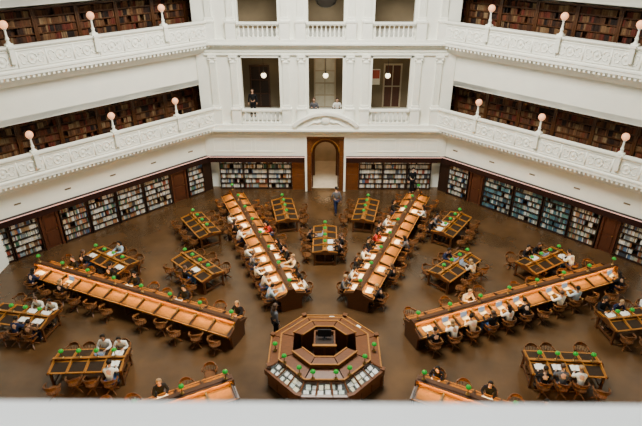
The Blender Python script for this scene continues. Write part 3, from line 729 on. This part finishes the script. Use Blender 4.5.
def build_person_meshes(kind):
    J = pose(kind); P = {}
    alln = ['pel', 'sp', 'ch', 'nb', 'h0', 'h1', 'h2', 'h3'] + [a + c for c in 'lr' for a in ('sh', 'el', 'wr', 'ha', 'hi', 'kn', 'an', 'to')]
    E = [('pel', 'sp'), ('sp', 'ch'), ('ch', 'nb'), ('nb', 'h0'), ('h0', 'h1'), ('h1', 'h2'), ('h2', 'h3')]
    for c in 'lr': E += [('ch', 'sh' + c), ('sh' + c, 'el' + c), ('el' + c, 'wr' + c), ('wr' + c, 'ha' + c), ('pel', 'hi' + c), ('hi' + c, 'kn' + c), ('kn' + c, 'an' + c), ('an' + c, 'to' + c)]
    def mk(names, grow, name):
        idx = {n: i for i, n in enumerate(names)}
        return skin([J[n] for n in names], [(idx[a], idx[b]) for a, b in E if a in idx and b in idx], [base_r(n) + grow for n in names], name)
    body = mk(alln, 0, 'person_body')
    hx, hy, hz = J['h2']
    mb = MB(); mb.ball((0, hy + .095, hz - .03), (.014, .02, .02), 6)
    for s in (-1, 1):
        mb.ball((s * .033, hy + .082, hz - .005), (.012, .009, .009), 6, 1); mb.ball((s * .088, hy, hz - .015), (.012, .02, .03), 6)
        c = 'lr'[s > 0]; W = Vector(J['wr' + c]); H = Vector(J['ha' + c]); d = (H - W).normalized()
        side = Vector((1, 0, 0)) if abs(d.x) < .8 else Vector((0, 1, 0))
        if abs(d.z) > .7: side = Vector((0, 1, 0))
        dn = Vector((0, 0, -.25)) if abs(d.z) < .7 else Vector((-s * .25, 0, 0))
        for k in range(4):
            o = H + side * (k - 1.5) * .017; l = (.06, .07, .066, .05)[k]
            mb.tube([o, o + d * l * .55, o + d * l * .9 + dn * l * .8], [.010, .009, .007], 5)
        th = side * (-s if abs(d.z) < .7 else 1) * .03
        mb.tube([W + d * .03 + th * .5, W + d * .06 + th * 1.1, W + d * .09 + th * 1.2], [.011, .01, .008], 5)
    mb.box(-.025, .025, hy + .074, hy + .082, hz - .066, hz - .058, None, 1)
    tmp = mb.mesh('extra', [M['eye'], M['eye']], True)
    bm = bmesh.new(); bm.from_mesh(body); bm.from_mesh(tmp); bm.to_mesh(body); bm.free()
    body.materials.append(None); body.materials.append(M['eye'])
    P['body'] = body
    P['top'] = mk(['pel', 'sp', 'ch', 'nb'] + [a + c for c in 'lr' for a in ('sh', 'el', 'wr')], .016, 'top')
    P['trousers'] = mk(['pel'] + [a + c for c in 'lr' for a in ('hi', 'kn', 'an')], .014, 'trousers')
    sh = MB()
    for c in 'lr':
        A = Vector(J['an' + c]); T = Vector(J['to' + c]); 
        sh.tube([A + Vector((0, -.05, -.045)), A + Vector((0, .0, -.03)), T + Vector((0, -.03, 0)), T + Vector((0, .045, -.008))], [.04, .052, .046, .026], 8)
    P['shoes'] = sh.mesh('shoes', [M['black']], True)
    for long in (0, 1):
        h = MB(); h.ball((0, hy - .016, hz + .025), (.103, .107, .098), 12)
        if long: h.tube([(0, hy - .03, hz + .03), (0, hy - .075, hz - .05), (0, hy - .09, hz - .15), (0, hy - .08, hz - .25)], [.085, .092, .085, .05], 10)
        me = h.mesh('hair', [M['black']], True)
        bm = bmesh.new(); bm.from_mesh(me)
        for v in [v for v in bm.verts if v.co.y > hy + .035 and v.co.z < hz + .035]: v.co.y = hy + .02
        bm.to_mesh(me); bm.free()
        P['hair%d' % long] = me
    return P
PM = {k: build_person_meshes(k) for k in ('read', 'lean', 'back', 'stand', 'walk')}
CC = {'white': (.66, .65, .60), 'black': (.008, .008, .010), 'grey': (.09, .09, .10), 'navy': (.012, .018, .05), 'red': (.30, .02, .015), 'cream': (.55, .44, .30), 'blue': (.05, .11, .28), 'olive': (.06, .065, .03), 'pale blue': (.32, .42, .52), 'brown': (.10, .05, .025)}
CM = {k: mat('cloth_' + k.replace(' ', '_'), v, .9, .12, 15, spec=.15) for k, v in CC.items()}
SK = [mat('skin_tone_%d' % i, c, .55, .05, 10) for i, c in enumerate(((.55, .30, .19), (.40, .21, .12), (.62, .38, .26)))]
HR = {'dark': mat('dark_hair', (.010, .007, .005), .6, .2, 30, spec=.2), 'brown': mat('brown_hair', (.06, .028, .013), .6, .2, 30), 'fair': mat('fair_hair', (.32, .19, .08), .6, .2, 30), 'grey': mat('grey_hair', (.3, .3, .29), .6, .2, 30)}
def person(kind, p, rz, top, tro, hair, label, long=0, sc=1.0):
    t = thing('person', label, 'person', p, rz, None); t.scale = (sc, sc, sc)
    for nm, me, mt in (('body', PM[kind]['body'], random.choice(SK)), ('top', PM[kind]['top'], CM[top]), ('trousers', PM[kind]['trousers'], CM[tro]), ('shoes', PM[kind]['shoes'], None), ('hair', PM[kind]['hair%d' % long], HR[hair])):
        o = bpy.data.objects.new(nm, me); COL.objects.link(o); o.parent = t
        if mt:
            if not me.materials: me.materials.append(None)
            o.material_slots[0].link = 'OBJECT'; o.material_slots[0].material = mt
    return t

PEOPLE = [(243, 232, 'white'), (246, 243, 'white'), (252, 252, 'grey'), (253, 262, 'white'), (262, 272, 'cream'), (270, 280, 'pale blue'), (279, 291, 'white'), (240, 222, 'black'), (235, 211, 'white'),
          (296, 291, 'black'), (305, 290, 'grey'), (300, 283, 'cream'), (290, 268, 'black'), (268, 238, 'black'), (262, 222, 'red'),
          (378, 232, 'red'), (384, 226, 'black'), (372, 243, 'black'), (362, 262, 'black'), (356, 274, 'white'), (395, 214, 'white'), (402, 206, 'black'), (392, 262, 'black'), (404, 240, 'grey'), (428, 205, 'white'), (434, 212, 'grey'),
          (311, 228, 'black'), (345, 240, 'black'), (348, 232, 'black'), (343, 253, 'white'), (346, 284, 'black'),
          (178, 297, 'black'), (128, 283, 'black'), (241, 316, 'black'), (70, 266, 'black'), (38, 290, 'white'), (46, 286, 'black'), (54, 288, 'white'), (28, 270, 'navy'),
          (84, 246, 'black'), (110, 245, 'pale blue'), (118, 262, 'black'), (97, 344, 'white'), (104, 342, 'white'), (122, 342, 'white'), (30, 318, 'brown'), (45, 310, 'navy'),
          (192, 266, 'black'), (165, 384, 'black'),
          (432, 341, 'black'), (450, 336, 'white'), (456, 340, 'black'), (470, 333, 'cream'), (490, 324, 'black'), (496, 321, 'white'), (482, 299, 'cream'), (530, 313, 'black'), (566, 297, 'white'), (575, 296, 'pale blue'), (608, 304, 'black'),
          (628, 282, 'black'), (634, 288, 'white'), (540, 246, 'black'), (533, 250, 'black'), (562, 248, 'white'), (562, 358, 'grey'), (572, 374, 'white'), (566, 382, 'black'), (546, 382, 'navy'), (457, 256, 'navy'), (470, 262, 'cream'),
          (490, 384, 'black'), (618, 310, 'navy'), (444, 400, 'black'), (444, 220, 'black')]
for s in SLOTS:
    s['c'] = s['T'] @ Vector((s['x'], s['s'] * (s['hw'] + .22), 0))
chair0 = None; itemproto = {}
def laptop(p, rz, label):
    t = thing('laptop', label, 'laptop', p, rz, None)
    if 'lap' not in itemproto:
        itemproto['lap'] = (MB().box(-.16, .16, -.11, .11, 0, .015).mesh('keyboard_base', M['silver']), MB().add([(-.16, .11, .01), (.16, .11, .01), (.16, .17, .2), (-.16, .17, .2), (-.16, .12, .01), (.16, .12, .01), (.16, .18, .2), (-.16, .18, .2)], [(0, 1, 2, 3), (4, 7, 6, 5), (0, 4, 5, 1), (1, 5, 6, 2), (2, 6, 7, 3), (3, 7, 4, 0)]).mesh('screen', M['screen']))
    for nm, me in zip(('keyboard_base', 'screen'), itemproto['lap']): o = bpy.data.objects.new(nm, me); COL.objects.link(o); o.parent = t
def openbook(p, rz, label, sheet=False):
    key = 'sheet' if sheet else 'open'
    if key not in itemproto:
        if sheet: mm = MB().box(-.2, 0, -.14, .14, 0, .006).box(.03, .22, -.12, .15, 0, .006).box(-.12, .12, -.1, .17, .006, .01)
        else: mm = MB().py([(-.2, .0), (.2, 0), (.2, .012), (.08, .035), (0, .01), (-.08, .035), (-.2, .012)], -.14, .14)
        itemproto[key] = mm.mesh(key, M['paper'])
    o = bpy.data.objects.new('loose_papers' if sheet else 'open_book', itemproto[key]); COL.objects.link(o); o.location = p; o.rotation_euler = (0, 0, rz)
    tag(o, label, 'papers' if sheet else 'book')
for px, py, colr in PEOPLE:
    q = at(px, py, 1.2); q.z = 0
    best = min((s for s in SLOTS if not s['occ']), key=lambda s: (s['c'] - q).length)
    if (best['c'] - q).length < 2.2: best['occ'] = colr
nocc = 0
TR = ['black', 'navy', 'grey', 'black', 'blue', 'brown']
for i, s in enumerate(SLOTS):
    if not vis(s['c'] + Vector((0, 0, .6)), 10): continue
    fr = s['rz'] + (math.pi if s['s'] > 0 else 0)
    if s['occ']:
        off = .24; rz = fr
    else:
        if random.random() < .09: continue
        off = random.choice((.12, .2, .35, .5, .3)); rz = fr + random.uniform(-.5, .5)
    p = s['T'] @ Vector((s['x'] + (0 if s['occ'] else random.uniform(-.05, .05)), s['s'] * (s['hw'] + off), 0))
    if s['hw'] < .68: rz = fr + (rz - fr) * .7
    lab = 'wooden armchair, ' + s['ph']
    if chair0 is None: chair0 = make_chair(lab); chair0.location = p; chair0.rotation_euler = (0, 0, rz)
    else: dup(chair0, p, rz, lab)
    if s['occ']:
        nocc += 1; kind = random.choice(('read', 'read', 'lean', 'lean', 'back'))
        hair = random.choice(('dark', 'dark', 'brown', 'dark', 'fair')); long = random.random() < .4
        person(kind, p, rz, s['occ'], random.choice(TR), hair, 'person in %s, %s' % (s['occ'], s['ph']), int(long), random.uniform(.95, 1.03))
        inn = .36; ip = s['T'] @ Vector((s['x'], s['s'] * (s['hw'] - inn), 0)); ip.z = (.765 + inn / .60 * .085 if s['hw'] > .68 else .765 + inn / .58 * .055) + .014
        r = random.random(); ph = 'before reader ' + s['ph']
        if r < .35: laptop(ip, fr, 'laptop ' + ph)
        elif r < .7: openbook(ip, fr, 'book ' + ph)
        else: openbook(ip, fr, 'papers ' + ph, True)
def stander(px, py, z, kind, top, tro, hair, lab, rz, long=0):
    person(kind, at(px, py, z), rz, top, tro, hair, lab, long)
stander(336, 214, 0, 'walk', 'grey', 'navy', 'dark', 'person in grey top walking across open floor in front of the doorway', R(20))
stander(411, 193, 0, 'stand', 'black', 'black', 'dark', 'person in black standing by far bookcases right of the doorway', R(200))
stander(276, 338, 0, 'stand', 'grey', 'black', 'brown', 'person in grey top standing just left of the octagonal counter', R(-60), 1)
person('stand', Vector(((251 - 326) / 16.4, 17.3, 4.56)), R(180), 'black', 'black', 'dark', 'person in black standing in the left first-gallery opening')
for px, top, lab, hair in ((314, 'grey', 'left side of middle first-gallery opening', 'brown'), (338, 'white', 'right side of middle first-gallery opening', 'dark')):
    v = Vector(((px - 326) / 16.7, 16.95, 4.56)); dup(chair0, v, R(180), 'wooden armchair up behind the parapet, ' + lab); person('read', v, R(180), top, 'black', hair, 'person in %s seated behind the parapet, %s' % (top, lab))

# ------------------------------------------------------------------ near parapet in front of the camera
y = CAM.y
m = MB(); m.box(-6, 6, y + .64, y + .98, 0, 13.6)
struct('wall_near', m, M['white'], 'wall below the near parapet')
m = MB(); m.px([(y + .62, 13.6), (y + 1.0, 13.6), (y + 1.0, 14.12), (y + 1.02, 14.13), (y + 1.02, 14.175), (y + 1.01, 14.185), (y + .60, 14.185), (y + .60, 14.10), (y + .62, 14.09)], -6, 6)
o = m.build('near_parapet', M['near']); tag(o, 'smooth pale parapet along the bottom of the view', 'parapet')

# ------------------------------------------------------------------ light and camera
def area(name, loc, size, power, col, rot=(0, 0, 0)):
    l = bpy.data.lights.new(name, 'AREA'); l.shape = 'DISK'; l.size = size; l.energy = power; l.color = col
    o = bpy.data.objects.new(name, l); COL.objects.link(o); o.location = loc; o.rotation_euler = rot
area('skylight', (0, 4.5, 20.5), 8, 9300, (1, .97, .87))
for x in (-3, 0, 3):  # unseen fill lights added to whiten the near parapet, not real gallery lamps
    l = bpy.data.lights.new('parapet_fill_light', 'POINT'); l.energy = 620; l.color = (.97, .99, 1); l.shadow_soft_size = .3
    o = bpy.data.objects.new('parapet_fill_light', l); COL.objects.link(o); o.location = (x, -17.0, 17.4)
m = MB(); m.box(-7, 7, -16.5, -16.1, 16.9, 21)
struct('wall_near_upper', m, M['white'], 'wall of the near gallery above and behind the viewpoint')
for yy, zz, e in ((17.3, 3.4, 14), (19.8, 3.3, 90)):
    l = bpy.data.lights.new('vestibule_light', 'POINT'); l.energy = e; l.color = (1, .74, .44); l.shadow_soft_size = .15
    o = bpy.data.objects.new('vestibule_light', l); COL.objects.link(o); o.location = (0, yy, zz)
for z in (8.6, 13.2):
    for x in (-3.8, 0, 3.8):
        l = bpy.data.lights.new('gallery_light', 'POINT'); l.energy = (13 if x < 0 else 22) if z < 9 else 4; l.color = (1, .74, .42); l.shadow_soft_size = .2
        o = bpy.data.objects.new('gallery_light', l); COL.objects.link(o); o.location = (x, 17.6, z - .8)
w = bpy.data.worlds.new('soft_daylight'); C.world = w; w.use_nodes = True
w.node_tree.nodes['Background'].inputs['Color'].default_value = (.95, .98, 1, 1); w.node_tree.nodes['Background'].inputs['Strength'].default_value = .025
cd = bpy.data.cameras.new('camera'); cam = bpy.data.objects.new('camera', cd); COL.objects.link(cam)
cam.location = CAM; cam.rotation_euler = RC.to_euler(); cd.sensor_width = 36; cd.lens = F / 642 * 36; cd.clip_start = .05
cd.dof.use_dof = True; cd.dof.focus_distance = 27; cd.dof.aperture_fstop = 1.3
C.camera = cam
print('people', nocc, 'books', nind[0], 'stuff faces', len(stuffbooks.f))
